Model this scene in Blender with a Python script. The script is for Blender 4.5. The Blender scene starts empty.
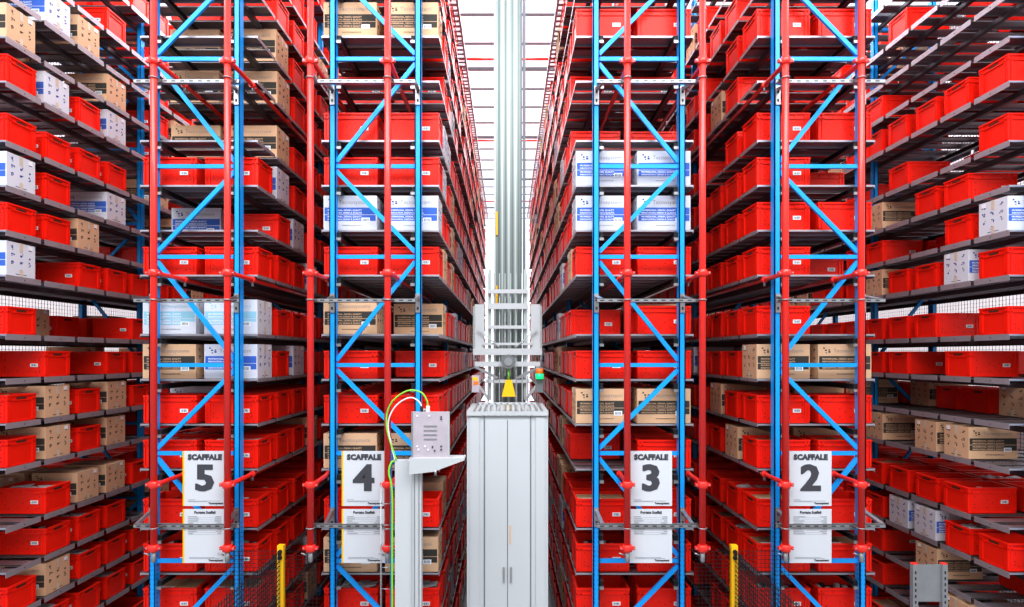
import bpy, math, random
from mathutils import Vector
from mathutils.bvhtree import BVHTree
random.seed(11)
C = bpy.context.scene.collection
EYE = 4.3
Y0 = 6.43            # front of the first storage cell
PITCH = 0.537
NCELL = 26
LEV = [0.32, 0.96, 1.446, 1.933, 2.42, 3.065, 3.552, 4.039, 4.526, 5.171, 5.658, 6.145, 6.632, 7.277, 7.764, 8.25, 8.738, 9.383]

# ------------------------------------------------------------------ materials
def mat(name, col, rough=.5, metal=0.0, spec=.5, noise=0.0, nscale=20, emit=None, estr=0, coat=0):
    m = bpy.data.materials.new(name); m.use_nodes = True
    nt = m.node_tree; b = nt.nodes['Principled BSDF']
    b.inputs['Base Color'].default_value = (*col, 1)
    b.inputs['Roughness'].default_value = rough
    b.inputs['Metallic'].default_value = metal
    b.inputs['Specular IOR Level'].default_value = spec
    if coat: b.inputs['Coat Weight'].default_value = coat
    if noise:
        tc = nt.nodes.new('ShaderNodeTexCoord'); n = nt.nodes.new('ShaderNodeTexNoise')
        n.inputs['Scale'].default_value = nscale; n.inputs['Detail'].default_value = 4
        mx = nt.nodes.new('ShaderNodeMix'); mx.data_type = 'RGBA'
        mx.inputs[6].default_value = (*[c * (1 - noise) for c in col], 1)
        mx.inputs[7].default_value = (*[min(1, c * (1 + noise)) for c in col], 1)
        nt.links.new(tc.outputs['Object'], n.inputs['Vector'])
        nt.links.new(n.outputs['Fac'], mx.inputs[0]); nt.links.new(mx.outputs[2], b.inputs['Base Color'])
    if emit:
        b.inputs['Emission Color'].default_value = (*emit, 1); b.inputs['Emission Strength'].default_value = estr
    return m
M = dict(
    bin=mat('red bin plastic', (.86, .018, .006), .36, spec=.3, noise=.07, nscale=3),
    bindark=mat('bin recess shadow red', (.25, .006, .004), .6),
    slot=mat('handle slot dark', (.10, .03, .015), .7),
    kraft=mat('kraft cardboard', (.68, .44, .28), .85, spec=.2, noise=.06, nscale=9),
    white=mat('white cardboard', (.64, .65, .71), .8, spec=.2, noise=.02, nscale=9),
    inkdark=mat('dark brown printing', (.05, .043, .036), .8),
    inkblue=mat('blue printing', (.05, .14, .52), .75),
    inknavy=mat('navy printing', (.03, .06, .28), .75),
    inkcyan=mat('pale cyan printing', (.30, .55, .66), .75),
    inkgrey=mat('grey logo printing', (.30, .29, .30), .75),
    tape=mat('packing tape', (.62, .52, .42), .3),
    label=mat('white paper label', (.82, .83, .86), .6),
    barcode=mat('barcode ink', (.04, .04, .05), .7),
    paper=mat('crumpled paper', (.62, .60, .62), .8, noise=.3, nscale=14),
    card=mat('cardboard divider', (.55, .38, .22), .85, noise=.2, nscale=10),
    black=mat('black goods', (.03, .03, .035), .5, noise=.5, nscale=18),
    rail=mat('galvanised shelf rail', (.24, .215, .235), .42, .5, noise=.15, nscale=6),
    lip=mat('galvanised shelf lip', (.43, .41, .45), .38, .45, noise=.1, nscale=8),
    beam=mat('dark channel beam', (.10, .10, .115), .45, .6, noise=.2, nscale=5),
    beamend=mat('black rubber beam end', (.012, .012, .014), .6),
    blue=mat('blue rack paint', (.004, .36, .92), .38, noise=.05, nscale=2),
    slotblue=mat('upright slot shadow', (.003, .16, .45), .6),
    pipe=mat('red pipe paint', (.80, .035, .025), .32, noise=.05, nscale=4, coat=.3),
    galv=mat('bright galvanised steel', (.36, .37, .39), .38, .6, noise=.12, nscale=14),
    galvdark=mat('slot shadow', (.03, .03, .035), .7),
    sign=mat('sign sheet', (.60, .62, .67), .55),
    signink=mat('sign ink', (.06, .06, .075), .7),
    signline=mat('sign fine print', (.30, .31, .34), .7),
    yellow=mat('yellow paint', (.90, .52, .01), .4, noise=.05, nscale=6),
    mesh=mat('dark fence wire', (.03, .03, .035), .5, .4),
    cab=mat('pale grey cabinet paint', (.52, .54, .565), .45, noise=.03, nscale=1.5),
    cabline=mat('cabinet seam', (.16, .17, .18), .6),
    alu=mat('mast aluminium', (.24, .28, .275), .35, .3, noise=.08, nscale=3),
    alulight=mat('pale aluminium and mast highlight', (.48, .53, .53), .35, .2),
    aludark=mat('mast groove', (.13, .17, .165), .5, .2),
    whitepaint=mat('white carriage paint', (.50, .52, .54), .4),
    greenlamp=mat('green lamp', (.0, .6, .25), .3, emit=(.0, 1, .22), estr=.8),
    orangelamp=mat('orange lamp', (.8, .16, .02), .3, emit=(1, .2, .02), estr=.35),
    orange=mat('orange cable', (.8, .2, .03), .5),
    greenwire=mat('green yellow cable', (.22, .62, .06), .45),
    whitewire=mat('white cable', (.75, .76, .78), .45),
    bluewire=mat('blue cable', (.03, .16, .5), .45),
    plate=mat('machined aluminium plate', (.56, .50, .56), .35, .35, noise=.25, nscale=5),
    ladder=mat('ladder tray steel', (.50,.57,.64), .4, .1),
    floor=mat('grey screed floor', (.26, .26, .27), .5, noise=.15, nscale=1.5),
    wall=mat('white wall panel', (.80, .81, .83), .7, noise=.03, nscale=1),
    purlin=mat('grey purlin', (.20, .24, .28), .5, 0),
    daywall=mat('translucent wall panel', (.8, .82, .85), .7, emit=(.92, .96, 1), estr=.8),
    crate=mat('black plastic crate', (.02, .021, .024), .5),
    bluecrate=mat('blue plastic', (.01, .16, .45), .45),
)

def roof_material():
    m = bpy.data.materials.new('bright skylight roof'); m.use_nodes = True
    nt = m.node_tree; b = nt.nodes['Principled BSDF']
    g = nt.nodes.new('ShaderNodeNewGeometry'); s = nt.nodes.new('ShaderNodeSeparateXYZ')
    nt.links.new(g.outputs['Position'], s.inputs[0])
    def band(div, lo):
        a = nt.nodes.new('ShaderNodeMath'); a.operation = 'DIVIDE'; a.inputs[1].default_value = div
        f = nt.nodes.new('ShaderNodeMath'); f.operation = 'FRACT'
        c = nt.nodes.new('ShaderNodeMath'); c.operation = 'GREATER_THAN'; c.inputs[1].default_value = lo
        nt.links.new(s.outputs['X'], a.inputs[0]); nt.links.new(a.outputs[0], f.inputs[0]); nt.links.new(f.outputs[0], c.inputs[0])
        return c
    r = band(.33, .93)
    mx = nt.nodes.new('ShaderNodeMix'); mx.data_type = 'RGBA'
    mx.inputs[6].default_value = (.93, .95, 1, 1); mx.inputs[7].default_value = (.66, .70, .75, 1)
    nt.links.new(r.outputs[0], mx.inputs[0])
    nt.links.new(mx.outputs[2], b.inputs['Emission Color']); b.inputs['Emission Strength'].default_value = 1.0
    b.inputs['Base Color'].default_value = (.8, .82, .85, 1); b.inputs['Roughness'].default_value = .7
    return m
M['roof'] = roof_material()

# ------------------------------------------------------------------ mesh helpers
class MB:
    def __init__(s): s.v = []; s.f = []; s.mi = []; s.ms = []; s.sm = []
    def m(s, k):
        if k not in s.ms: s.ms.append(k)
        return s.ms.index(k)
    def box(s, x0, x1, y0, y1, z0, z1, k):
        n = len(s.v); i = s.m(k)
        s.v += [(x0,y0,z0),(x1,y0,z0),(x1,y1,z0),(x0,y1,z0),(x0,y0,z1),(x1,y0,z1),(x1,y1,z1),(x0,y1,z1)]
        s.f += [(n,n+3,n+2,n+1),(n+4,n+5,n+6,n+7),(n,n+1,n+5,n+4),(n+1,n+2,n+6,n+5),(n+2,n+3,n+7,n+6),(n+3,n,n+4,n+7)]
        s.mi += [i]*6; s.sm += [0]*6
        return s
    def hexa(s, lo, hi, k):   # lo, hi: 4 points each
        n = len(s.v); i = s.m(k); s.v += list(lo) + list(hi)
        s.f += [(n,n+3,n+2,n+1),(n+4,n+5,n+6,n+7),(n,n+1,n+5,n+4),(n+1,n+2,n+6,n+5),(n+2,n+3,n+7,n+6),(n+3,n,n+4,n+7)]
        s.mi += [i]*6; s.sm += [0]*6
    def bar(s, a, b, w, h, k, up=(0,1,0)):     # rectangular bar from a to b
        a = Vector(a); b = Vector(b); d = (b-a).normalized(); u = Vector(up); u = (u - d*u.dot(d)).normalized(); t = d.cross(u)
        q = [(-1,-1),(1,-1),(1,1),(-1,1)]
        s.hexa([tuple(a + t*(p*w/2) + u*(r*h/2)) for p, r in q], [tuple(b + t*(p*w/2) + u*(r*h/2)) for p, r in q], k)
    def tube(s, pts, r, k, n=10, caps=True):
        pts = [Vector(p) for p in pts]; i = s.m(k); base = len(s.v); L = len(pts)
        rs = r if isinstance(r, (list, tuple)) else [r]*L
        ref = Vector((.13,.31,.94))
        for j, p in enumerate(pts):
            d = (pts[min(j+1, L-1)] - pts[max(j-1, 0)]).normalized()
            u = ref - d*ref.dot(d)
            if u.length < .1: u = Vector((1,0,0)) - d*d.x
            u.normalize(); t = d.cross(u)
            if j == 0: pu = u
            else:
                u = (pu - d*pu.dot(d)).normalized(); t = d.cross(u); pu = u
            for q in range(n):
                a = 2*math.pi*q/n; s.v.append(tuple(p + (u*math.cos(a) + t*math.sin(a))*rs[j]))
        for j in range(L-1):
            for q in range(n):
                a = base + j*n; s.f.append((a+q, a+(q+1)%n, a+n+(q+1)%n, a+n+q)); s.mi.append(i); s.sm.append(1)
        if caps:
            s.f.append(tuple(base+q for q in range(n))[::-1]); s.f.append(tuple(base+(L-1)*n+q for q in range(n))); s.mi += [i]*2; s.sm += [0]*2
        return s
    def mesh(s, name):
        me = bpy.data.meshes.new(name); me.from_pydata(s.v, [], s.f)
        for k in s.ms: me.materials.append(M[k])
        me.polygons.foreach_set('material_index', s.mi); me.polygons.foreach_set('use_smooth', s.sm); me.update()
        return me
    def build(s, name, parent=None, loc=None, kind=None):
        return put(name, s.mesh(name), parent, loc, kind)
def put(name, me, parent=None, loc=None, kind=None):
    o = bpy.data.objects.new(name, me); C.objects.link(o)
    if parent: o.parent = parent
    if loc: o.location = loc
    if kind: o['kind'] = kind
    return o
def tag(o, label, cat, group=None, kind=None):
    o['label'] = label; o['category'] = cat
    if group: o['group'] = group
    if kind: o['kind'] = kind
    return o
def thing(name, loc, label, cat, group=None):
    o = bpy.data.objects.new(name, None); C.objects.link(o); o.location = loc; o.empty_display_size = .1
    return tag(o, label, cat, group)
def text_mesh(txt, size, k, name, offset=0.0, align='LEFT', sx=1.0, sp=1.0, ext=0.0008):
    cu = bpy.data.curves.new(name, 'FONT'); cu.body = txt; cu.size = size; cu.offset = offset; cu.align_x = align
    cu.resolution_u = 2; cu.space_character = sp; cu.extrude = ext
    o = bpy.data.objects.new(name, cu); C.objects.link(o); bpy.context.view_layer.update()
    dg = bpy.context.evaluated_depsgraph_get(); me = bpy.data.meshes.new_from_object(o.evaluated_get(dg)); me.name = name
    for v in me.vertices:                         # stand it up, facing -Y
        x, y, z = v.co; v.co = (x*sx, -z, y)
    me.materials.clear(); me.materials.append(M[k]); me.update()
    bpy.data.objects.remove(o); bpy.data.curves.remove(cu)
    return me
def text_into(mb, me, ox, oy, oz, k):
    n = len(mb.v); i = mb.m(k)
    for v in me.vertices: mb.v.append((v.co.x+ox, v.co.y+oy, v.co.z+oz))
    for p in me.polygons: mb.f.append(tuple(n+q for q in p.vertices)); mb.mi.append(i); mb.sm.append(0)

# ------------------------------------------------------------------ camera, light, setting
cam = bpy.data.objects.new('camera', bpy.data.cameras.new('camera')); C.objects.link(cam)
cam.location = (0, 0, EYE); cam.rotation_euler = (math.radians(90), 0, 0)
cam.data.sensor_width = 36; cam.data.lens = 590/1024*36; cam.data.shift_x = 4.5/1024; cam.data.shift_y = 51.5/1024
cam.data.clip_end = 200
bpy.context.scene.camera = cam
w = bpy.data.worlds.new('hall light'); bpy.context.scene.world = w; w.use_nodes = True
bg = w.node_tree.nodes['Background']; bg.inputs[0].default_value = (.96, .98, 1, 1); bg.inputs[1].default_value = .78
nt_ = w.node_tree; tc_ = nt_.nodes.new('ShaderNodeTexCoord'); sp_ = nt_.nodes.new('ShaderNodeSeparateXYZ'); mr_ = nt_.nodes.new('ShaderNodeMapRange')
nt_.links.new(tc_.outputs['Generated'], sp_.inputs[0]); nt_.links.new(sp_.outputs['Z'], mr_.inputs['Value'])
mr_.inputs['From Min'].default_value = -.25; mr_.inputs['From Max'].default_value = .35; mr_.inputs['To Min'].default_value = .28; mr_.inputs['To Max'].default_value = 1.25
nt_.links.new(mr_.outputs[0], bg.inputs[1])
vs = bpy.context.scene.view_settings; vs.view_transform = 'Standard'; vs.look = 'None'; vs.exposure = 0.03; vs.gamma = 0.86
def area(name, loc, rot, sx, sy, power, col=(1,1,1)):
    l = bpy.data.lights.new(name, 'AREA'); l.shape = 'RECTANGLE'; l.size = sx; l.size_y = sy; l.energy = power; l.color = col
    o = bpy.data.objects.new(name, l); C.objects.link(o); o.location = loc; o.rotation_euler = rot
    return o
area('skylight lamp front', (0, 1.0, 10.6), (math.radians(38), 0, 0), 14, 4, 1500, (.95,.98,1))
for sx in (-4.6, 0, 4.6):
    area('aisle skylight lamp', (sx, 13, 10.7), (0, 0, 0), 1.2, 14, 300 if sx == 0 else 520, (.93,.97,1))

MB().box(-9, 9, -6, 30, -.1, 0, 'floor').build('floor', kind='structure')
MB().box(-9, 9, 4.6, 30, 11.0, 11.1, 'roof').build('ceiling', kind='structure')
MB().box(-9, 9, 30, 30.1, 0, 11, 'daywall').build('wall_back', kind='structure')
MB().box(-9, -8.9, 4.6, 30, 0, 11, 'wall').build('wall_left', kind='structure')
MB().box(8.9, 9, 4.6, 30, 0, 11, 'wall').build('wall_right', kind='structure')
for i, s_ in enumerate((-1, 1)):          # translucent daylight bands in the side walls
    MB().box(s_*8.9-.03, s_*8.9+.03, 4.7, 29.5, 3.4, 10.6, 'daywall').build('window_%d' % (i+1), kind='structure')
# roof purlins and lengthways roof members
yy = 5.09; i = 0
while yy < 29.9:
    big = i % 4 == 0
    p = MB().box(-8.9, 8.9, yy, yy+(.05 if big else .03), 10.965-(.03 if big else .0), 11.0, 'purlin')
    p.build('trim_%d' % (i+1), kind='structure'); yy += 1.08; i += 1
for j, x in enumerate((-6.2, -1.9, 2.1, 6.2)):
    MB().box(x, x+.05, 4.8, 29.9, 10.75, 10.88, 'purlin').build('trim_%d' % (i+1+j), kind='structure')
for j, yy in enumerate((12.46, 17.2, 24.0)):
    t = MB().tube([(-8.8, yy, 10.55), (8.8, yy, 10.55)], .025, 'pipe', 8).build('roof_sprinkler_pipe')
    tag(t, 'red sprinkler pipe crossing under the white roof, ' + ('nearest', 'second nearest', 'farthest')[j] + ' of three', 'pipe', 'roof sprinkler pipes')

# ------------------------------------------------------------------ racks
RK = {   # x offsets: aisle face of column a, sign of direction into the rack
    '6': dict(face=-5.45, d=-1), '5': dict(face=-2.715, d=-1), '4': dict(face=-.745, d=-1),
    '3': dict(face=.745, d=1), '2': dict(face=2.715, d=1), '1': dict(face=5.45, d=1)}
UPR = {'6': (5.61, 6.50), '5': (2.845, 3.745), '4': (.92, 1.828), '3': (.912, 1.825), '2': (2.838, 3.745), '1': (5.61, 6.50)}
YU = 6.27
BW, BD = .59, .40
RDESC = {'6': 'far left rack beyond rack 5', '5': 'rack with the sign 5', '4': 'rack with the sign 4', '3': 'rack with the sign 3', '2': 'rack with the sign 2', '1': 'far right rack beyond rack 2'}
NODES = [-4.2, -3.17, -2.2, -1.05, -.107, 1.05, 2.017, 3.165, 4.13]

def upright_mesh(h, detail):
    mb = MB()
    mb.box(0, .065, 0, .012, 0, h, 'blue'); mb.box(0, .010, 0, .09, 0, h, 'blue'); mb.box(.055, .065, 0, .09, 0, h, 'blue')
    mb.box(-.03, .095, -.02, .11, 0, .012, 'blue')
    if detail:
        z = .1
        while z < h-.05:
            if z > 2.5: break
            mb.box(.012, .018, -.001, .0, z, z+.022, 'slotblue'); mb.box(.047, .053, -.001, 0, z, z+.022, 'slotblue')
            mb.box(-.001, 0, .02, .05, z, z+.014, 'slotblue'); mb.box(.065, .066, .02, .05, z, z+.014, 'slotblue')
            z += .05
    return mb.mesh('upright')
for r, q in RK.items():
    s = q['d']; f = q['face']; far = f + s*1.27; x0, x1 = min(f, far), max(f, far)
    nl = 17 if r in '43' else 18
    H = LEV[nl-1] + .35
    root = thing('storage_rack', ((x0+x1)/2, YU, 0), {'6': 'tall blue steel storage rack at the far left edge, loaded with bins', '1': 'tall blue steel storage rack at the far right edge, mesh behind it'}.get(r, 'tall blue steel storage rack carrying the sign numbered ' + r), 'rack', 'storage racks')
    ox = (x0+x1)/2
    def L(mb): # shift into root space
        mb.v = [(a-ox, b-YU, c) for a, b, c in mb.v]; return mb
    a0, a1 = UPR[r]
    uxs = sorted([(s*a0 if s > 0 else -a0-.065), (s*a1 if s > 0 else -a1-.065)])
    ume = upright_mesh(H, False); umd = upright_mesh(H, True)
    ny = 0
    yf = YU
    while yf < Y0 + NCELL*PITCH + .2:
        for ux in uxs:
            put('upright', umd if ny == 0 else ume, root, (ux-ox, yf-YU, 0))
        xl, xr = uxs[0]+.065, uxs[1]
        nodes = [EYE+z for z in NODES if .05 < EYE+z < H]
        if H > 9.2: nodes.append(9.3)
        flip = r in '42'
        if r in '61': flip = r == '1'
        bracemb = MB()
        for k, z in enumerate(nodes):
            mb = MB() if ny == 0 else bracemb
            mb.box(xl, xr, yf+.03, yf+.06, z-.021, z+.021, 'blue')
            if ny == 0: L(mb).build('horizontal_brace', root)
            if k+1 < len(nodes):
                zz = nodes[k+1]; left_first = (k % 2 == 0) ^ flip   # k even: z node sits on the left for 5 / 3
                mb = MB() if ny == 0 else bracemb
                # node k even (z=-4.2, -2.2, -.107...) is on the right for rack 3 and 5
                if left_first: mb.bar((xr, yf+.045, z+.05), (xl, yf+.045, zz-.05), .045, .03, 'blue')
                else: mb.bar((xl, yf+.045, z+.05), (xr, yf+.045, zz-.05), .045, .03, 'blue')
                if ny == 0: L(mb).build('diagonal_brace', root)
        if ny: L(bracemb).build('bracing', root)
        if ny == 0: yf = 9.03
        else: yf += 2.685
        ny += 1
    ye = Y0 + NCELL*PITCH
    for li in range(nl):
        z = LEV[li]; mb = MB(); LH = .062 if r in '61' else .034
        for k in range(NCELL):
            y = Y0 + k*PITCH - .02
            for a, b in ((0.0, .16), (.25, .415)):
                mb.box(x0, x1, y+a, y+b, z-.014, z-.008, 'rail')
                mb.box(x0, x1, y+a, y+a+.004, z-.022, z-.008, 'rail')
                mb.box(x0, x1, y+b-.004, y+b, z-.034, z-.008, 'lip')  # rear flange takes the paler metal: its lit edge is put into the colour
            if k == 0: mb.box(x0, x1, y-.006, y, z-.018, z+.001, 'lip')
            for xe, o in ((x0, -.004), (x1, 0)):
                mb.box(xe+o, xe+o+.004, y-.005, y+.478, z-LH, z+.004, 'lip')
                xh = xe + (-.005 if o < 0 else .0045)
                mb.box(xh, xh+.001, y+.24, y+.252, z-LH*.6, z-LH*.6+.012, 'galvdark')
        sh = L(mb).build('shelf', root)
        for ux, sd in ((uxs[0]+.065, 1), (uxs[1], -1)):
            m2 = MB(); bx = ux + sd*.0; b0, b1 = min(bx, bx+sd*.05), max(bx, bx+sd*.05)
            m2.box(b0, b1, YU+.04, ye, z-.052, z-.047, 'beam'); m2.box(b0, b1, YU+.04, ye, z-.105, z-.1, 'beam')
            xx = b0 if sd > 0 else b1-.004
            m2.box(xx, xx+.004, YU+.04, ye, z-.105, z-.047, 'beam')
            m2.box(b0+.008, b1-.006, YU+.045, YU+.15, z-.098, z-.056, 'beamend')
            m2.box(b0, b1, YU+.02, YU+.04, z-.135, z-.105, 'galv')
            L(m2).build('beam', sh)

# wire mesh guards behind the outer racks
def wire_panel(x0, y0, x1, y1, z0, z1, pitch, r, name, parent=None, loc=(0,0,0), k='mesh'):
    mb = MB(); d = math.hypot(x1-x0, y1-y0); n = int(d/pitch); ux, uy = (x1-x0)/d, (y1-y0)/d
    for i in range(n+1):
        x, y = x0+ux*i*pitch, y0+uy*i*pitch; mb.box(x-r, x+r, y-r, y+r, z0, z1, k)
    z = z0
    while z <= z1+.001:
        mb.bar((x0, y0, z), (x1, y1, z), 2*r, 2*r, k, up=(0,0,1)); z += pitch
    mb.v = [(a-loc[0], b-loc[1], c-loc[2]) for a, b, c in mb.v]
    return mb.build(name, parent)
for sx, nm in ((-1, 'left'), (1, 'right')):
    g = wire_panel(sx*7.25, 6.3, sx*7.25, 20.4, 0, 10.2, .06, .0022, 'mesh_guard')
    g.location = (0,0,0); tag(g, 'tall wire mesh guard behind the far %s rack' % nm, 'mesh')

# cable ladder along the top of both inner racks
for sx, nm in ((-1, 'left'), (1, 'right')):
    mb = MB(); zt = EYE+4.72; xi, xo = sx*.672, sx*.795
    for x in (xi, xo): mb.box(x-.014, x+.014, 6.3, 20.4, zt-.02, zt+.03, 'ladder')
    y = 6.35
    while y < 20.3: mb.box(min(xi,xo), max(xi,xo), y, y+.055, zt-.012, zt-.004, 'ladder'); y += .13
    o = mb.build('cable_ladder'); tag(o, 'galvanised perforated ladder tray along the top edge of the %s inner rack' % nm, 'tray')

# ------------------------------------------------------------------ bins and cartons
def bin_body():
    mb = MB(); w, d, h = BW, BD, .305; t = .012; e = .014
    mb.box(e, w-e, e, d-e, 0, .012, 'bin')
    mb.box(e, w-e, e, e+t, 0, h, 'bin'); mb.box(e, w-e, d-e-t, d-e, 0, h, 'bin')
    mb.box(e, e+t, e+t, d-e-t, 0, h, 'bin'); mb.box(w-e-t, w-e, e+t, d-e-t, 0, h, 'bin')
    for z0, z1, o in ((h-.018, h, 0), (h-.07, h-.058, .004), (.0, .02, .008)):
        mb.box(o, w-o, o, e, z0, z1, 'bin'); mb.box(o, w-o, d-e, d-o, z0, z1, 'bin')
        mb.box(o, e, e, d-e, z0, z1, 'bin'); mb.box(w-e, w-o, e, d-e, z0, z1, 'bin')
    for x in (.006, .045, w-.063, w-.024): # corner ribs on the long faces
        mb.box(x, x+.018, .004, e, .02, h-.018, 'bin'); mb.box(x, x+.018, d-e, d-.004, .02, h-.018, 'bin')
    for y in (.008, .036, d-.054, d-.026):
        mb.box(.004, e, y, y+.018, .02, h-.018, 'bin'); mb.box(w-e, w-.004, y, y+.018, .02, h-.018, 'bin')
    for x in (.17, .295, .42):               # short stiffeners under the rim
        mb.box(x, x+.006, .006, e, h-.058, h-.018, 'bin')
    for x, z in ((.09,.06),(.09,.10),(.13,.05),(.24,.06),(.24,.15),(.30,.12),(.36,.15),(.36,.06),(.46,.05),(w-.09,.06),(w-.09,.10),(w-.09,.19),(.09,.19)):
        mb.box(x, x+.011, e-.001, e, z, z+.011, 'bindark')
    return mb.mesh('bin_body')
def bin_low():
    mb = MB(); w, d, h = BW, BD, .305; e = .012
    mb.box(e, w-e, e, d-e, 0, .012, 'bin')
    mb.box(e, w-e, e, 2*e, 0, h, 'bin'); mb.box(e, w-e, d-2*e, d-e, 0, h, 'bin'); mb.box(e, 2*e, 2*e, d-2*e, 0, h, 'bin'); mb.box(w-2*e, w-e, 2*e, d-2*e, 0, h, 'bin')
    mb.box(0, w, 0, e, h-.03, h, 'bin'); mb.box(0, w, d-e, d, h-.03, h, 'bin'); mb.box(0, e, e, d-e, h-.03, h, 'bin'); mb.box(w-e, w, e, d-e, h-.03, h, 'bin')
    return mb
def bin_label():
    mb = MB(); x = .40; z = .115
    mb.box(x, x+.088, .008, .0125, z, z+.042, 'label')
    for i, wd in enumerate((.004,.008,.003,.006,.009,.004,.007)):
        mb.box(x+.014+i*.009, x+.014+i*.009+wd*.7, .0075, .008, z+.008, z+.034, 'barcode')
    return mb.mesh('label')
def bin_handle(x0, x1):
    h = .305
    return MB().box(x0, x1, .135, .265, h-.055, h-.032, 'slot').mesh('handle')
ME = dict(body=bin_body(), low=bin_low().mesh('red_bin'), blabel=bin_label(), handle=bin_handle(.0095, .0135), handle2=bin_handle(BW-.0135, BW-.0095))
def contents(kind, seed):
    rnd = random.Random(seed); mb = MB()
    if kind == 'paper':
        for i in range(9):
            x = rnd.uniform(.05, .42); y = rnd.uniform(.04, .24); z = .24+rnd.uniform(0, .045); a = rnd.uniform(-.03, .03); b = rnd.uniform(-.02, .02)
            lo = [(x,y,z+a),(x+.12,y+.01,z-a),(x+.13,y+.11,z+b),(x+.01,y+.1,z-b)]
            mb.hexa(lo, [(p[0],p[1],p[2]+.012) for p in lo], 'paper')
        mb.box(.03, BW-.03, .03, BD-.03, .012, .235, 'paper')
    elif kind == 'card':
        mb.box(.03, BW-.03, .03, BD-.03, .012, .27, 'card'); mb.box(.08, .3, .03, .1, .27, .293, 'paper')
        mb.box(.30, .306, .03, BD-.03, .27, .296, 'card')
    else:
        mb.box(.03, BW-.03, .03, BD-.03, .012, .2, 'black')
        for i in range(12):
            x = rnd.uniform(.05, .48); y = rnd.uniform(.04, .3); mb.box(x, x+.05, y, y+.04, .2, .2+rnd.uniform(.02, .07), rnd.choice(['paper','black','card','label']))
    return mb.mesh('contents')
ME['cpaper'] = contents('paper', 3); ME['ccard'] = contents('card', 4); ME['cgoods'] = contents('goods', 5)

T_logo = {k: text_mesh('Tecnosystemi', .062, k, 'logo text', -.0008) for k in ('inkgrey',)}
T_small = text_mesh('PROFESSIONAL, DESIGN, QUALITY', .024, 'label', 'band text', .0006)
T_small2 = text_mesh('INNOVATION, DESIGN E QUALITA', .024, 'label', 'band text', .0006)
T_url = {k: text_mesh('www.tecnosystemi.com', .022, k, 'url text') for k in ('inkdark','inknavy')}
CH = .375
def carton(kind):
    base = 'kraft' if kind == 'B' else 'white'
    ink = {'B': 'inkdark', 'W': 'inknavy', 'C': 'inkcyan'}[kind]
    band = {'B': 'inkdark', 'W': 'inkblue', 'C': 'inkcyan'}[kind]
    txt = 'kraft' if kind == 'B' else 'label'
    P = {}
    w, d, h = BW-.01, BD-.01, CH
    mb = MB(); mb.box(0, w, 0, d, 0, h-.004, base)
    mb.box(0, w, 0, d/2-.001, h-.004, h, base); mb.box(0, w, d/2+.001, d, h-.004, h, base)
    e = .0015; body = mb
    mb.box(.012, w-.012, -e, 0, .17, .245, band); mb.box(.012, w-.012, -e, 0, .10 if kind != 'C' else .135, .163, band)
    if kind == 'C':
        mb.box(.012, w-.10, -e, 0, .10, .128, band)
    for z, t in ((.207, T_small), (.178, T_small2), (.137, T_small), (.108, T_small2)):
        text_into(mb, t, .045, -e-.0006, z, txt)
    mb = MB()
    for x, z, s_ in ((.055,.325,.018),(.075,.30,.02),(.082,.275,.014),(.112,.282,.022),(.113,.305,.016)):
        mb.box(x, x+s_, -e, 0, z, z+s_*.8, ink)
    P['logo_mark'] = mb.mesh('logo_mark'); mb = MB()
    text_into(mb, T_logo['inkgrey'], .165, -e, .283, 'inkgrey' if kind != 'C' else 'inkcyan')
    P['logo'] = mb.mesh('logo')
    mb = MB(); text_into(mb, T_url['inkdark'], .20, -e, .045, 'inkdark' if kind == 'B' else 'inkgrey')
    P['web_address'] = mb.mesh('web_address')
    mb = MB(); mb.box(w-.165, w-.075, -.003, -e, .085, .135, 'label')
    for i in range(5): mb.box(w-.152+i*.014, w-.146+i*.014, -.0035, -.003, .095, .125, 'barcode')
    P['shipping_label'] = mb.mesh('shipping_label')
    mb = body; rnd = random.Random(7)
    for xf, sg in ((0, -1), (w, 1)):       # printed handling icons on both short faces
        X0, X1 = (xf-e, xf) if sg < 0 else (xf, xf+e)
        for i in range(3):
            for j in range(4):
                if j == 0 and i != 1: continue
                y = .055+i*.12; z = .04+j*.083
                for q in range(5):
                    a, b = y+rnd.uniform(0,.04), z+rnd.uniform(0,.04)
                    mb.box(X0, X1, a, a+rnd.uniform(.006,.02), b, b+rnd.uniform(.005,.016), ink if kind != 'C' else 'inkgrey')
        mb.box(X0, X1, .12, .27, .022, .028, ink)
    for X0, X1 in ((-.003, -e), (w+e, w+.003)):
        mb.box(X0, X1, d/2-.022, d/2+.022, 0, .08, 'tape'); mb.box(X0, X1, d-.1, d-.04, h-.06, h-.015, 'label')
    P['box_body'] = mb.mesh('box_body'); mb = MB()
    for X0, X1 in ((-.003, -e), (w+e, w+.003)): mb.box(X0, X1, d/2-.022, d/2+.022, h-.10, h, 'tape')
    mb.box(-.003, w+.003, d/2-.022, d/2+.022, h, h+.001, 'tape')
    P['packing_tape'] = mb.mesh('packing_tape')
    mb = MB(); mb.box(0, w, 0, d, 0, h, base); mb.box(.012, w-.012, -e, 0, .10, .245, band); mb.box(.17, .5, -e, 0, .29, .32, 'inkgrey')
    mb.box(w-.165, w-.075, -.003, -e, .085, .135, 'label')
    for xf in (-e, w):
        for i in range(3):
            for j in range(1, 4): mb.box(xf, xf+e, .06+i*.12, .09+i*.12, .05+j*.08, .075+j*.08, ink)
    return P, mb
CART = {}; CARTLOW = {}
for k in 'BWC':
    P, lowmb = carton(k); CART[k] = P; CARTLOW[k] = lowmb

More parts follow.
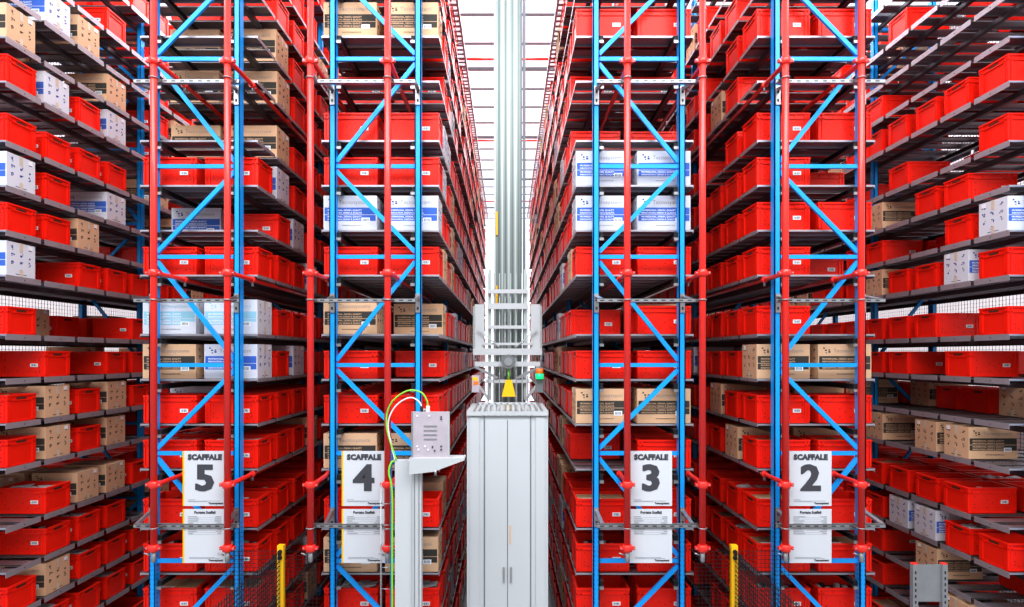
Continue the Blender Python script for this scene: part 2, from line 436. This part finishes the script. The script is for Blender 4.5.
# layouts read from the photograph; a: column on the side one sees, b: the other column; first letter = front cell
LAY = {
 '4': dict(a={16:'RE', 15:'ERRR',14:'BRWRR',13:'ERRWR',12:'RWWRR',11:'RWRBR',10:'WRRBRW',9:'RBRBRR',8:'EBRRWRR',7:'ERRRRRR',6:'RRRRRRR',5:'BBRRR',4:'RBRRR',3:'BRRRR',2:'RRRRR',1:'RRR'},
           b={16:'EE', 15:'ERR',14:'BR',13:'ERR',12:'RR',11:'RR',10:'WR',9:'RR',8:'BR',7:'RR',6:'RR',5:'BR',4:'RR',3:'BR',2:'RR',1:'RR'}),
 '3': dict(a={16:'EE', 15:'EEEE',14:'RRRRR',13:'ERRRR',12:'ERRWR',11:'WRRRB',10:'WRRRR',9:'RBRWRRR',8:'ERRRWRRR',7:'RRRRBBR',6:'BRRRRB',5:'ERRBRR',4:'RRRBB',3:'RRRWR',2:'RRRRR',1:'RRR'},
           b={16:'EE', 15:'EEEE',14:'RR',13:'ERR',12:'ERR',11:'WR',10:'WR',9:'RR',8:'RB',7:'RR',6:'BR',5:'RR',4:'RR',3:'RR',2:'RR',1:'RR'}),
 '5': dict(a={17:'EEER',16:'EERR',15:'ERRR',14:'EBRRR',13:'EBRRR',12:'EBRRR',11:'RWRRR',10:'ERWRR',9:'RRRWRR',8:'CRRRRR',7:'WRWRRR',6:'RRRRRR',5:'RRRBRR',4:'RRRRRR',3:'RRRRRR',2:'RRRWRR',1:'RRR'},
           b={17:'EEE',16:'EER',15:'ERR',14:'EBR',13:'EBR',12:'EBR',11:'RR',10:'EWR',9:'RR',8:'CR',7:'BR',6:'RW',5:'RR',4:'RR',3:'RR',2:'RR',1:'RR'}),
 '2': dict(a={17:'EEE',16:'EEER',15:'ERRR',14:'RRER',13:'ERBRR',12:'RRERR',11:'RRRRR',10:'RRRRR',9:'RRRRR',8:'RRRRRR',7:'BRRRWR',6:'RRBRRR',5:'RBRRRR',4:'RRRRRR',3:'RRRRR',2:'RRRRR',1:'RRR'},
           b={17:'EEE',16:'EEE',15:'ERR',14:'RR',13:'ERR',12:'RR',11:'ERR',10:'RR',9:'ERR',8:'EEEEEEEEEEEEEE',7:'BR',6:'RB',5:'RB',4:'RR',3:'RR',2:'RR',1:'RR'}),
 '6': dict(a={17:'EEEERR',16:'EEERER',15:'EWBEER',14:'BEEBER',13:'RWRWER',12:'RRRREB',11:'WRREWE',10:'RRBEER',9:'WERRRR',8:'REEERR',7:'ERERRR',6:'RBRBRR',5:'RBRBER',4:'ERBBRE',3:'ERRREB',2:'RBRRRR',1:'RRRRRR'},
           b={17:'EEEERR',16:'EEEEE',15:'EEREE',14:'EEBEB',13:'ERREE',12:'REEEB',11:'RERER',10:'REEEE',9:'RRRRR',8:'ERBRR',7:'RRRRB',6:'BRBRR',5:'BRBRB',4:'BBBRR',3:'RRRRR',2:'RBRRR',1:'RRRRR'}),
 '1': dict(a={17:'EEEEE',16:'EEEREE',15:'EEEEER',14:'EEEERR',13:'RRRRRR',12:'REERER',11:'ERREBR',10:'WREERR',9:'RWRRBR',8:'RERRRR',7:'ERERRR',6:'EEEEEB',5:'EBBEBR',4:'ERRRRR',3:'RRWWRR',2:'EEBERR',1:'BBEERR'},
           b={17:'EEEEE',16:'EEREE',15:'ERERE',14:'REERE',13:'ERREE',12:'EEREE',11:'REEEE',10:'EEERR',9:'EEEEE',8:'EEEEE',7:'RERRE',6:'RBRRBR',5:'WEERRR',4:'RRRRRR',3:'RRRRR',2:'RREEE',1:'BEERR'}),
}
LAY['6']['a'][11] = 'WRERWE'.replace('RWE', 'WEE')  # white box fourth from the front with a gap before it
slots = []
for r, q in RK.items():
    nl = 17 if r in '43' else 18
    for li in range(nl):
        for col in 'ab':
            seq = LAY[r][col].get(li, '')
            for k in range(NCELL):
                if k < len(seq): c = seq[k]
                else:
                    u = random.random(); c = 'R' if u < .79 else 'B' if u < .89 else 'W' if u < .94 else 'E'
                    if li >= 15 and random.random() < .45 and r in '6521': c = 'E'
                if c == 'E': continue
                s = q['d']; f = q['face']
                xa = f if col == 'a' else f + s*.67
                x = xa if s > 0 else xa - BW
                jit = random.uniform(-.012, .012) if k > 0 else 0
                slots.append(dict(r=r, l=li, c=col, k=k, t=c, x=x + random.uniform(-.008,.008)*(k > 0), y=Y0+k*PITCH+jit, z=LEV[li]+.004, h=.305 if c == 'R' else CH, hits=0))
# which of them the camera sees, and how large
V = []; F = []; own = []
for i, sl in enumerate(slots):
    n = len(V); x0, x1, y0, y1, z0, z1 = sl['x'], sl['x']+BW, sl['y'], sl['y']+BD, sl['z'], sl['z']+sl['h']
    V += [(x0,y0,z0),(x1,y0,z0),(x1,y1,z0),(x0,y1,z0),(x0,y0,z1),(x1,y0,z1),(x1,y1,z1),(x0,y1,z1)]
    F += [(n,n+3,n+2,n+1),(n+4,n+5,n+6,n+7),(n,n+1,n+5,n+4),(n+1,n+2,n+6,n+5),(n+2,n+3,n+7,n+6),(n+3,n,n+4,n+7)]; own += [i]*6
for r, q in RK.items():      # shelves hide what stands on them when seen from far below
    for li in range(18 if r in '6521' else 17):
        n = len(V); s = q['d']; x0, x1 = sorted((q['face'], q['face']+s*1.27)); z0, z1 = LEV[li]-.06, LEV[li]
        V += [(x0,Y0,z0),(x1,Y0,z0),(x1,20.4,z0),(x0,20.4,z0),(x0,Y0,z1),(x1,Y0,z1),(x1,20.4,z1),(x0,20.4,z1)]
        F += [(n,n+1,n+5,n+4),(n+1,n+2,n+6,n+5),(n+3,n,n+4,n+7)]; own += [-1]*3
for bx0, bx1, by0, by1, bz0, bz1 in ((-.42,.42,6.3,7,0,3.6), (-.18,.18,7.5,7.8,0,9)):
    n = len(V); V += [(bx0,by0,bz0),(bx1,by0,bz0),(bx1,by0,bz1),(bx0,by0,bz1)]; F.append((n,n+1,n+2,n+3)); own.append(-1)
tree = BVHTree.FromPolygons(V, F)
org = Vector((0, 0, EYE)); st = 2
for py in range(0, 607, st):
    for px in range(0, 1024, st):
        d = Vector(((px+.5-507.5)/590, 1, (355-py-.5)/590)).normalized()
        hit = tree.ray_cast(org, d, 60)
        if hit[2] is not None and own[hit[2]] >= 0: slots[own[hit[2]]]['hits'] += 1

ORD = ['frontmost','second','third','fourth','fifth','sixth','seventh','eighth','ninth','tenth','eleventh','twelfth','thirteenth','fourteenth','fifteenth','sixteenth','seventeenth','eighteenth','nineteenth','twentieth','twenty-first','twenty-second','twenty-third','twenty-fourth','twenty-fifth','twenty-sixth']
LORD = ['highest','second highest','third highest','fourth highest','fifth highest','sixth highest','seventh highest','eighth highest','ninth highest','tenth highest','eleventh highest','twelfth highest','thirteenth highest','fourteenth highest','fifteenth highest','sixteenth highest','seventeenth highest','lowest']
RS = {'6':'far left rack', '5':'rack 5', '4':'rack 4', '3':'rack 3', '2':'rack 2', '1':'far right rack'}
KN = {'R':'red bin', 'B':'brown box', 'W':'blue-printed white box', 'C':'cyan-printed white box'}
def desc(sl):
    nl = 17 if sl['r'] in '43' else 18
    lv = LORD[nl-1-sl['l']]
    right = (RK[sl['r']]['d'] < 0) == (sl['c'] == 'a')
    side = 'right' if right else 'left'
    pos = 'at the front' if sl['k'] == 0 else ORD[sl['k']] + ' back'
    return '%s on %s shelf of %s, %s, %s' % (KN[sl['t']], lv, RS[sl['r']], side + ' row', pos)
GROUP = {'R':'red bins on the storage racks', 'B':'brown cardboard boxes on the storage racks', 'W':'white boxes with blue print on the storage racks', 'C':'white boxes with pale cyan print'}
lowred = bin_low(); stuff = {'R': MB(), 'B': MB(), 'W': MB()}
def merge(dst, src, x, y, z):
    n = len(dst.v); dst.v += [(a+x, b+y, c+z) for a, b, c in src.v]; dst.f += [tuple(n+i for i in f) for f in src.f]
    mp = [dst.m(k) for k in src.ms]; dst.mi += [mp[i] for i in src.mi]; dst.sm += src.sm
for kind in 'RBWC':
    L_ = sorted([s for s in slots if s['t'] == kind], key=lambda s: -s['hits'])
    lowme = ME['low'] if kind == 'R' else CARTLOW[kind].mesh('cardboard_box')
    for i, sl in enumerate(L_):
        loc = (sl['x'], sl['y'], sl['z'])
        if i >= 300 or sl['hits'] < 2:
            merge(stuff[kind if kind != 'C' else 'W'], lowred if kind == 'R' else CARTLOW[kind], *loc); continue
        nm = 'red_bin' if kind == 'R' else 'cardboard_box'; cat = 'bin' if kind == 'R' else 'box'
        if sl['hits'] >= 14:
            o = thing(nm, loc, desc(sl), cat, GROUP[kind])
            if kind == 'R':
                put('bin_body', ME['body'], o); put('label', ME['blabel'], o); put('handle', ME['handle'], o); put('handle', ME['handle2'], o)
                if sl['l'] <= 6:
                    key = None
                    if sl['k'] == 0: key = {('4',6):'cpaper', ('5',5):'cpaper', ('2',5):'ccard', ('5',3):'cgoods', ('2',3):'ccard', ('2',2):'cgoods', ('4',2):'cpaper', ('5',2):'ccard'}.get((sl['r'], sl['l']))
                    if key is None and random.random() < .45: key = random.choice(['cpaper','ccard','cgoods','cgoods'])
                    if key: put('contents', ME[key], o)
            else:
                for pn, me in CART[kind].items(): put(pn, me, o)
        else:
            o = put(nm, lowme, None, loc); tag(o, desc(sl), cat, GROUP[kind])
print('counts', {k: (sum(1 for s in slots if s['t']==k), sum(1 for s in slots if s['t']==k and s['hits']>=2), sum(1 for s in slots if s['t']==k and s['hits']>=14)) for k in 'RBWC'})
for k, nm, lab, cat in (('R','red_bin','mass of red bins filling the deep and far cells of all racks','bins'),
                        ('B','cardboard_box','mass of brown boxes in the deep and far rack cells','boxes'),
                        ('W','cardboard_box','mass of white boxes in the deep and far rack cells','boxes')):
    if stuff[k].v: tag(stuff[k].build(nm), lab, cat, None, 'stuff')

# ------------------------------------------------------------------ sprinkler risers and struts
YP = 5.87
PX = [-3.52, -2.786, -1.96, -1.192, 1.192, 1.94, 2.766, 3.52]
PLAB = ['left of the sign 5', 'at the right edge of the sign 5', 'between rack 5 and rack 4', 'at the right edge of the sign 4',
        'at the left edge of the sign 3', 'between rack 3 and rack 2', 'at the left edge of the sign 2', 'right of the sign 2']
ZC = [EYE+2.925, EYE+.816, EYE-1.29]
for x, lb in zip(PX, PLAB):
    t = thing('sprinkler_riser', (x, YP, 2.37), 'vertical red sprinkler pipe ' + lb, 'pipe', 'red sprinkler risers in front of the racks')
    MB().tube([(0,0,0), (0,0,7.0)], .033, 'pipe', 14).build('pipe', t)
    for z in ZC + [EYE-1.92]:
        zz = z-2.37; mb = MB()
        mb.tube([(0,0,zz-.035), (0,0,zz-.03), (0,0,zz+.03), (0,0,zz+.035)], [.040,.048,.048,.040], 'pipe', 14)
        for sx in (-1, 1):
            mb.box(sx*.057-.018, sx*.057+.018, -.018, .018, zz-.016, zz+.016, 'pipe'); mb.tube([(sx*.064,-.028,zz),(sx*.064,.028,zz)], .007, 'galv', 6)
        mb.build('coupling', t)
    for z in ZC:
        zz = z-2.37; mb = MB(); sg = 1
        pts = [(0,0,zz), (.05*sg,.0,zz), (.06*sg,.10,zz), (.06*sg,2.0,zz)]
        mb.tube([(0,.02,zz),(0.02,.08,zz),(.02,5.2,zz)], .024, 'pipe', 10); mb.tube([(.02,.50,zz),(.02,.56,zz)], .034, 'pipe', 10); mb.tube([(.02,.53,zz),(.02,.53,zz-.07)], .014, 'galv', 8)
        mb.build('branch_pipe', t)
    mb = MB(); mb.tube([(0,0,0),(0,0,-.02)], .036, 'pipe', 12); mb.tube([(0,0,-.02),(0,0,-.12),(0,0,-.135)], [.024,.024,.012], 'galv', 10); mb.tube([(-.03,-.01,-.06),(-.085,-.02,-.035)], .008, 'galv', 6)
    mb.build('drain_valve', t)
STR = {'5': (-3.76, -2.70), '4': (-2.0, -.93), '3': (.90, 1.92), '2': (2.70, 3.80)}
for r, (sa, sb) in STR.items():
    ux = UPR[r]; sg = -1 if r in '54' else 1
    for z, ln in ((EYE+2.755, 'topmost'), (EYE+.55, 'middle'), (EYE-1.72, 'lowest')):
        t = thing('strut_channel', ((sa+sb)/2, YP+.06, z), ln + ' perforated steel channel holding the sprinkler pipes of rack ' + r, 'bracket', 'perforated pipe support channels')
        cx = (sa+sb)/2; mb = MB(); yb = .0
        mb.box(sa-cx, sb-cx, yb-.0, yb+.004, -.02, .02, 'galv'); mb.box(sa-cx, sb-cx, yb, yb+.04, .016, .02, 'galv'); mb.box(sa-cx, sb-cx, yb, yb+.04, -.02, -.016, 'galv')
        x = sa-cx+.03
        while x < sb-cx-.05: mb.box(x, x+.042, yb-.001, yb, -.006, .006, 'galvdark'); x += .088
        mb.build('channel', t)
        for u in ux:
            px = sg*(u+.032) - cx; mb = MB()
            mb.bar((px+.02, yb+.03, .0), (px, YU-YP-.06, .07), .035, .03, 'galv')
            mb.box(px-.025, px+.025, YU-YP-.075, YU-YP-.06, -.10, .10, 'galv')
            for zz in (-.07, .02): mb.box(px-.01, px+.01, YU-YP-.077, YU-YP-.075, zz, zz+.03, 'galvdark')
            mb.build('bracket', t)
        for px in PX:
            if sa-.1 < px < sb+.1:
                mb = MB(); mb.tube([(px-cx-.045, yb, .0),(px-cx-.038,-.075,.0),(px-cx-.02,-.1,.0),(px-cx+.02,-.1,.0),(px-cx+.038,-.075,.0),(px-cx+.045,yb,.0)], .006, 'galv', 6); mb.build('pipe_clamp', t)

# ------------------------------------------------------------------ signs
T_head = text_mesh('SCAFFALE', .072, 'signink', 'heading text', .0048, 'CENTER', 1.0, 1.08)
T_sub = text_mesh('Portate Scaffali', .036, 'signink', 'subheading text', .0012, 'CENTER')
T_foot = text_mesh('Tecnosystemi', .026, 'signink', 'footer text', .001, 'RIGHT')
YS = 5.945
for n, cxp in (('5', 205), ('4', 364), ('3', 651), ('2', 810.5)):
    sc = 590/YS; X = (cxp-507.5)/sc; W = .425
    ztop = EYE + (355-451)/sc; zbot = EYE + (355-506)/sc; H = ztop-zbot
    t = thing('shelf_sign', (X, YS, zbot), 'white sheet sign reading SCAFFALE ' + n, 'sign', 'numbered rack signs')
    MB().box(-W/2, W/2, 0, .004, 0, H, 'sign').build('panel', t)
    if n in '54': tag_ = MB().box(-W/2-.012, -W/2+.004, -.002, .003, 0, H, 'yellow').build('edge_strip', t)
    mb = MB(); text_into(mb, T_head, 0, -.003, H-.085, 'signink'); mb.build('heading', t)
    num = text_mesh(n, .36, 'signink', 'number', .011, 'CENTER', 1.08); mb = MB()
    for dx in (-.008, 0, .008): text_into(mb, num, dx, -.003+abs(dx)*.05, 0, 'signink')
    mb.build('number', t, (0, 0, H/2-.115))
    mb = MB(); text_into(mb, T_foot, W/2-.03, -.003, .02, 'signink')
    mb.box(-.17, -.10, -.002, 0, .062, .066, 'signline'); mb.box(-.17, .15, -.002, 0, .05, .053, 'signline'); mb.box(-.17, .02, -.002, 0, .042, .045, 'signline')
    mb.build('fine_print', t)
    z2t = EYE + (355-509)/sc; z2b = EYE + (355-563)/sc; H2 = z2t-z2b
    t = thing('load_sign', (X, YS, z2b), 'white load table sheet hanging under the SCAFFALE %s sign' % n, 'sign', 'load table sheets')
    MB().box(-W/2, W/2, 0, .004, 0, H2, 'sign').build('panel', t)
    if n in '54': MB().box(-W/2-.012, -W/2+.004, -.002, .003, 0, H2, 'yellow').build('edge_strip', t)
    mb = MB(); text_into(mb, T_sub, 0, -.003, H2-.045, 'signink'); mb.build('heading', t)
    mb = MB(); rnd = random.Random(int(n)); z = H2-.08
    for i in range(9):
        mb.box(-.17, -.17+rnd.uniform(.05,.12), -.002, 0, z, z+.006, 'signline'); mb.box(.165-rnd.uniform(.03,.07), .165, -.002, 0, z, z+.006, 'signline')
        mb.box(-.17, .165, -.0015, 0, z-.008, z-.0065, 'signline'); z -= .021
    mb.build('table_rows', t)
    mb = MB(); text_into(mb, T_foot, W/2-.03, -.003, .02, 'signink'); mb.box(-.16, .1, -.002, 0, .055, .058, 'signline'); mb.box(-.16, .14, -.002, 0, .045, .048, 'signline'); mb.build('fine_print', t)

# ------------------------------------------------------------------ mesh fences with yellow posts
for sx, nm, rk in ((-1, 'left', '4 and 5'), (1, 'right', '2 and 3')):
    X = sx*2.30; Yf = 6.0; t = thing('safety_fence', (X, Yf, 0), 'dark wire safety fence with yellow post between racks ' + rk, 'fence', 'wire safety fences')
    mb = MB(); mb.box(-.032, .032, -.03, .03, 0, 2.37, 'yellow'); mb.box(-.06, .06, -.06, .06, 0, .012, 'yellow')
    mb.build('post', t)
    for z in (2.28, 1.70, .5):
        mb = MB(); mb.tube([(0,-.031,z-.03),(0,-.05,z-.03)], .022, 'mesh', 12); mb.tube([(0,-.031,z+.03),(0,-.05,z+.03)], .022, 'mesh', 12); mb.box(-.012,.012,-.06,-.031,z-.03,z+.03,'mesh'); mb.build('hinge', t)
    loc = (X, Yf, 0)
    wire_panel(X-sx*.04, Yf, sx*1.9, Yf, .1, 2.33, .04, .0016, 'mesh_panel', t, loc)
    wire_panel(X+sx*.04, Yf, sx*2.88, Yf, .1, 2.33, .04, .0016, 'mesh_panel', t, loc)
    wire_panel(X, Yf-.04, X, 4.4, .1, 2.33, .045, .0026, 'mesh_panel', t, loc)

# ------------------------------------------------------------------ stacker crane
YC = 6.25
t = thing('stacker_crane', (0, YC, 0), 'pale grey stacker crane with tall mast in the central aisle', 'crane')
mb = MB(); hw = .43; zt = 3.66
mb.box(-hw, hw, 0, .95, .12, zt, 'cab'); mb.build('cabinet', t)
for s_ in (-1, 1):
    mb = MB(); a, b = sorted((s_*.004, s_*.235)); mb.box(a, b, -.014, 0, .16, zt-.05, 'cab')
    mb.box(*sorted((s_*.03, s_*.045)), -.03, -.014, 1.9, 2.06, 'galv'); mb.build('cabinet_door', t)
    mb = MB(); a, b = sorted((s_*.243, s_*.25)); mb.box(a, b, -.006, 0, .12, zt, 'cabline')
    a, b = sorted((s_*.30, s_*.40)); mb.box(a, b, -.012, 0, .12, zt-.02, 'cab'); mb.build('guide_rail', t)
MB().box(-.004, .004, -.016, 0, .16, zt-.05, 'cabline').build('door_seam', t)
MB().box(.02, .035, -.017, -.014, 2.30, 2.50, 'kraft').build('warning_strip', t)
MB().box(-hw-.02, hw+.02, -.05, 1.0, 0.03, .14, 'aludark').build('chassis', t)
mb = MB(); mb.box(-hw-.0, hw+.0, -.03, .98, zt, zt+.05, 'whitepaint')
for i in range(14):
    x = -.36+i*.055; mb.box(x, x+.02, -.034, .9, zt+.05, zt+.062, 'galv')
for i in range(9):
    x = -.27+i*.065; mb.box(x, x+.018, -.035, -.03, zt+.005, zt+.13, 'whitepaint')
mb.box(-.30, .30, -.035, -.015, zt+.12, zt+.14, 'whitepaint')
mb.build('platform', t)
# mast made of parallel profiles; its pale strips are painted highlight lines
mh = EYE+5.35; mb = MB(); ym = 1.35
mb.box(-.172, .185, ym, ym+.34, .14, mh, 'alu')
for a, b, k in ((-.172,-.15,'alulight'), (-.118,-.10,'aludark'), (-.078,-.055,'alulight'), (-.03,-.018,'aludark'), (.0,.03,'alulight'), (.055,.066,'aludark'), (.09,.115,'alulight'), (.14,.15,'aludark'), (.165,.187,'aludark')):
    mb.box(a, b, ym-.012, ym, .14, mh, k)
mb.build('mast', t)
for z in (6.0, 5.05): MB().box(-.15, -.125, ym-.03, ym-.012, z-.16, z+.14, 'yellow').build('mast_marker', t)
MB().box(.20, .235, ym+.05, ym+.09, .14, mh, 'purlin').build('guide_cable', t)
# lifting carriage
mb = MB(); yc = 1.02
for s_ in (-1, 1):
    a, b = sorted((s_*.285, s_*.40)); mb.box(a, b, yc-.06, yc+.06, 4.30, 4.92, 'whitepaint')
    a, b = sorted((s_*.40, s_*.425)); mb.box(a, b, yc-.02, yc+.02, 4.24, 4.90, 'alulight')
    a, b = sorted((s_*.20, s_*.235)); mb.box(a, b, yc-.03, yc+.03, 3.75, 5.35, 'alulight')
    mb.box(a, b, yc-.04, yc+.04, 4.1, 4.2, 'galv')
mb.build('carriage_frame', t)
for z0, z1, xw in ((4.30, 4.38, .42), (4.16, 4.22, .40), (4.42, 4.45, .30), (4.86, 4.93, .235), (3.96, 4.0, .27), (4.62, 4.66, .235), (5.05, 5.10, .235)):
    MB().box(-xw, xw, yc-.09, yc-.06, z0, z1, 'whitepaint').build('crossbar', t)
for s_ in (-1, 1):
    mb = MB(); mb.bar((s_*.40, yc-.1, 4.16), (s_*.12, yc-.1, 4.02), .03, .02, 'galv'); mb.bar((s_*.37, yc-.1, 3.96), (s_*.22, yc-.1, 3.75), .03, .02, 'whitepaint')
    mb.bar((s_*.36, yc-.1, 4.62), (s_*.10, yc-.1, 4.40), .014, .014, 'alulight')
    mb.build('bracing_arm', t)
mb = MB(); mb.tube([(.01, yc-.16, 4.22), (.01, yc-.10, 4.22)], .085, 'cabline', 24); mb.tube([(.01, yc-.17, 4.22), (.01, yc-.16, 4.22)], .05, 'galv', 20); mb.build('pulley', t)
mb = MB(); mb.hexa([(-.07,yc-.18,3.80),(.10,yc-.18,3.80),(.10,yc-.02,3.80),(-.07,yc-.02,3.80)], [(-.02,yc-.18,4.0),(.05,yc-.18,4.0),(.05,yc-.02,4.0),(-.02,yc-.02,4.0)], 'yellow'); mb.tube([(.015,yc-.1,4.0),(.015,yc-.1,4.14)], .012, 'greenwire', 8); mb.build('hoist', t)
for i in range(8):
    x = -.24+i*.068
    MB().box(x, x+.012, yc-.05, yc-.04, 4.05, 5.3, 'alulight').build('carriage_bar', t)
    if abs(x) > .09: MB().box(x, x+.014, yc-.2, yc-.18, 3.72, 4.05, 'galv').build('carriage_bar', t)
b_ = MB().box(.33, .42, yc-.35, yc-.26, 3.86, 4.03, 'cabline').build('signal_lamp', t)
mb = MB(); mb.tube([(.375, yc-.37, 4.085),(.375, yc-.37, 4.14)], .042, 'orangelamp', 16); mb.build('orange_lens', b_)
mb = MB(); mb.tube([(.375, yc-.37, 4.02),(.375, yc-.37, 4.08)], .046, 'greenlamp', 16); mb.build('green_lens', b_)
mb = MB(); mb.box(-.42, -.33, yc-.34, yc-.26, 3.86, 4.06, 'plate'); mb.box(-.41,-.35,yc-.345,yc-.34,4.0,4.04,'yellow'); mb.box(-.40,-.34,yc-.345,yc-.34,3.95,3.99,'orange'); mb.build('sensor_box', t)
mb = MB(); mb.box(-.035, .035, 4.0, 26, 0, .09, 'galv'); mb.box(-.06,.06,4.0,26,0,.015,'galv'); o = mb.build('crane_rail'); tag(o, 'steel floor rail running down the central aisle under the crane', 'rail')

# ------------------------------------------------------------------ control post beside rack 4
YQ = 5.5
t = thing('control_post', (-.93, YQ, 0), 'grey cable post with aluminium plate box between sign 4 and crane', 'post')
def LQ(mb): mb.v = [(a+.93, b-YQ, c) for a, b, c in mb.v]; return mb
LQ(MB().box(-1.05, -.89, YQ, YQ+.10, 0, EYE-.985, 'cab')).build('trunking', t)
mb = MB(); mb.box(-.885, -.80, YQ-.02, YQ+.06, 0, EYE-.62, 'whitepaint'); mb.box(-.868, -.86, YQ-.025, YQ-.02, 0, EYE-.62, 'galv'); mb.box(-.826, -.818, YQ-.025, YQ-.02, 0, EYE-.62, 'galv'); LQ(mb).build('profile_post', t)
mb = MB(); mb.box(-.885, -.535, YQ-.07, YQ-.03, EYE-.945, EYE-.523, 'plate')
bo = LQ(mb).build('plate_box', t)
mb = MB(); mb.box(-.885, -.87, YQ-.073, YQ-.07, EYE-.945, EYE-.523, 'galv'); mb.box(-.55, -.535, YQ-.073, YQ-.07, EYE-.945, EYE-.523, 'alulight')
for x, z in ((-.83,-.56),(-.72,-.56),(-.61,-.59),(-.61,-.57),(-.83,-.84),(-.76,-.84),(-.69,-.845),(-.61,-.84),(-.82,-.87),(-.73,-.87),(-.67,-.88),(-.61,-.87)):
    mb.tube([(x, YQ-.073, EYE+z), (x, YQ-.08, EYE+z)], .008, 'galvdark' if x > -.7 else 'label', 8)
for z in (-.66, -.70, -.74, -.78):
    mb.box(-.77, -.65, YQ-.075, YQ-.07, EYE+z, EYE+z+.012, 'galv')
LQ(mb).build('bolt_pattern', bo)
mb = MB(); z = EYE-.945
mb.box(-.90, -.395, YQ-.10, YQ+.08, z-.02, z, 'whitepaint')
mb.hexa([(-.90,YQ-.10,z-.15),(-.68,YQ-.10,z-.125),(-.68,YQ-.08,z-.125),(-.90,YQ-.08,z-.15)], [(-.90,YQ-.10,z-.02),(-.395,YQ-.10,z-.02),(-.395,YQ-.08,z-.02),(-.90,YQ-.08,z-.02)], 'whitepaint')
mb.tube([(-.66,YQ-.09,z-.11),(-.66,YQ-.09,z-.16)], .012, 'galv', 8)
LQ(mb).build('support_arm', t)
def curve(pts, n=10):
    out = []; P = [Vector(p) for p in pts]; P = [P[0]] + P + [P[-1]]
    for i in range(1, len(P)-2):
        for j in range(n):
            u = j/n; a, b, c, d = P[i-1], P[i], P[i+1], P[i+2]
            out.append(.5*((2*b) + (c-a)*u + (2*a-5*b+4*c-d)*u*u + (3*b-a-3*c+d)*u**3))
    out.append(P[-2]); return out
z = EYE
mb = MB(); mb.tube(curve([(-.735,YQ-.05,z-.50),(-.745,YQ-.05,z-.42),(-.80,YQ-.05,z-.345),(-.92,YQ-.04,z-.33),(-1.05,YQ-.02,z-.41),(-1.12,YQ,z-.53),(-1.125,YQ,z-.68),(-1.09,YQ,z-.82),(-1.035,YQ,z-.98)]), .008, 'greenwire', 8)
mb.tube(curve([(-.735,YQ-.05,z-.53),(-.735,YQ-.05,z-.47)],3), .017, 'label', 10); LQ(mb).build('green_cable', t)
mb = MB(); mb.tube(curve([(-.79,YQ-.05,z-.50),(-.81,YQ-.05,z-.44),(-.88,YQ-.05,z-.395),(-.97,YQ-.03,z-.42),(-1.06,YQ-.01,z-.50),(-1.11,YQ,z-.62),(-1.10,YQ,z-.76),(-1.05,YQ,z-.98)]), .007, 'whitewire', 8)
mb.tube(curve([(-.79,YQ-.05,z-.53),(-.795,YQ-.05,z-.47)],3), .014, 'galvdark', 10); LQ(mb).build('white_cable', t)
mb = MB(); mb.tube(curve([(-1.03,YQ+.02,z-1.0),(-1.08,YQ+.01,z-1.0),(-1.105,YQ,z-1.10),(-1.075,YQ,z-1.3),(-1.075,YQ,z-2.0),(-1.07,YQ,0.02)]), .010, 'greenwire', 8); LQ(mb).build('green_cable', t)
mb = MB(); mb.tube(curve([(-1.03,YQ+.04,z-1.02),(-1.07,YQ+.03,z-1.03),(-1.09,YQ+.03,z-1.2),(-1.095,YQ+.03,0.02)]), .007, 'bluewire', 8)
LQ(mb).build('blue_cable', t)
mb = MB()
for x in (-1.195, -1.10): mb.tube([(x,YQ+.1,0),(x,YQ+.1,z-1.22)], .0035, 'galv', 6)
for x in (-1.195, -1.10): mb.tube([(x,YQ+.05,0),(x,YQ+.05,z-1.22)], .0035, 'galv', 6)
zz = .1
while zz < z-1.2:
    mb.tube([(-1.195,YQ+.05,zz),(-1.10,YQ+.05,zz)], .0035, 'galv', 6); mb.tube([(-1.195,YQ+.05,zz),(-1.195,YQ+.1,zz)], .0035, 'galv', 6); zz += .20
LQ(mb).build('wire_tray', t)

# galvanised stand in the lower right and odds and ends beyond it
Yg = 5.0
t = thing('galvanised_stand', (3.57, Yg, 0), 'galvanised plate between two perforated posts at lower right', 'stand')
zt = EYE-1.77
for s_ in (-1, 1):
    mb = MB(); mb.box(s_*.125-.022, s_*.125+.022, -.02, .02, 0, zt, 'galv'); zz = .1
    while zz < zt-.05: mb.box(s_*.125-.006, s_*.125+.006, -.022, -.02, zz, zz+.025, 'galvdark'); zz += .05
    mb.build('post', t)
    MB().box(s_*.125-.022, s_*.125+.022, -.02, .02, zt, zt+.008, 'pipe').build('post_cap', t)
MB().box(-.105, .105, .0, .006, zt-.32, zt-.005, 'galv').build('plate', t)
for x, y, lab in ((4.55, 9.2, 'black plastic crate on the floor beside the far right rack'),):
    mb = MB(); mb.box(0, .55, 0, .38, 0, .02, 'crate')
    for a in ((0,.55,0,.02),(0,.55,.36,.38),(0,.02,.02,.36),(.53,.55,.02,.36)): mb.box(*a, .02, .28, 'crate')
    o = mb.build('plastic_crate', None, (x, y, 0)); tag(o, lab, 'crate')
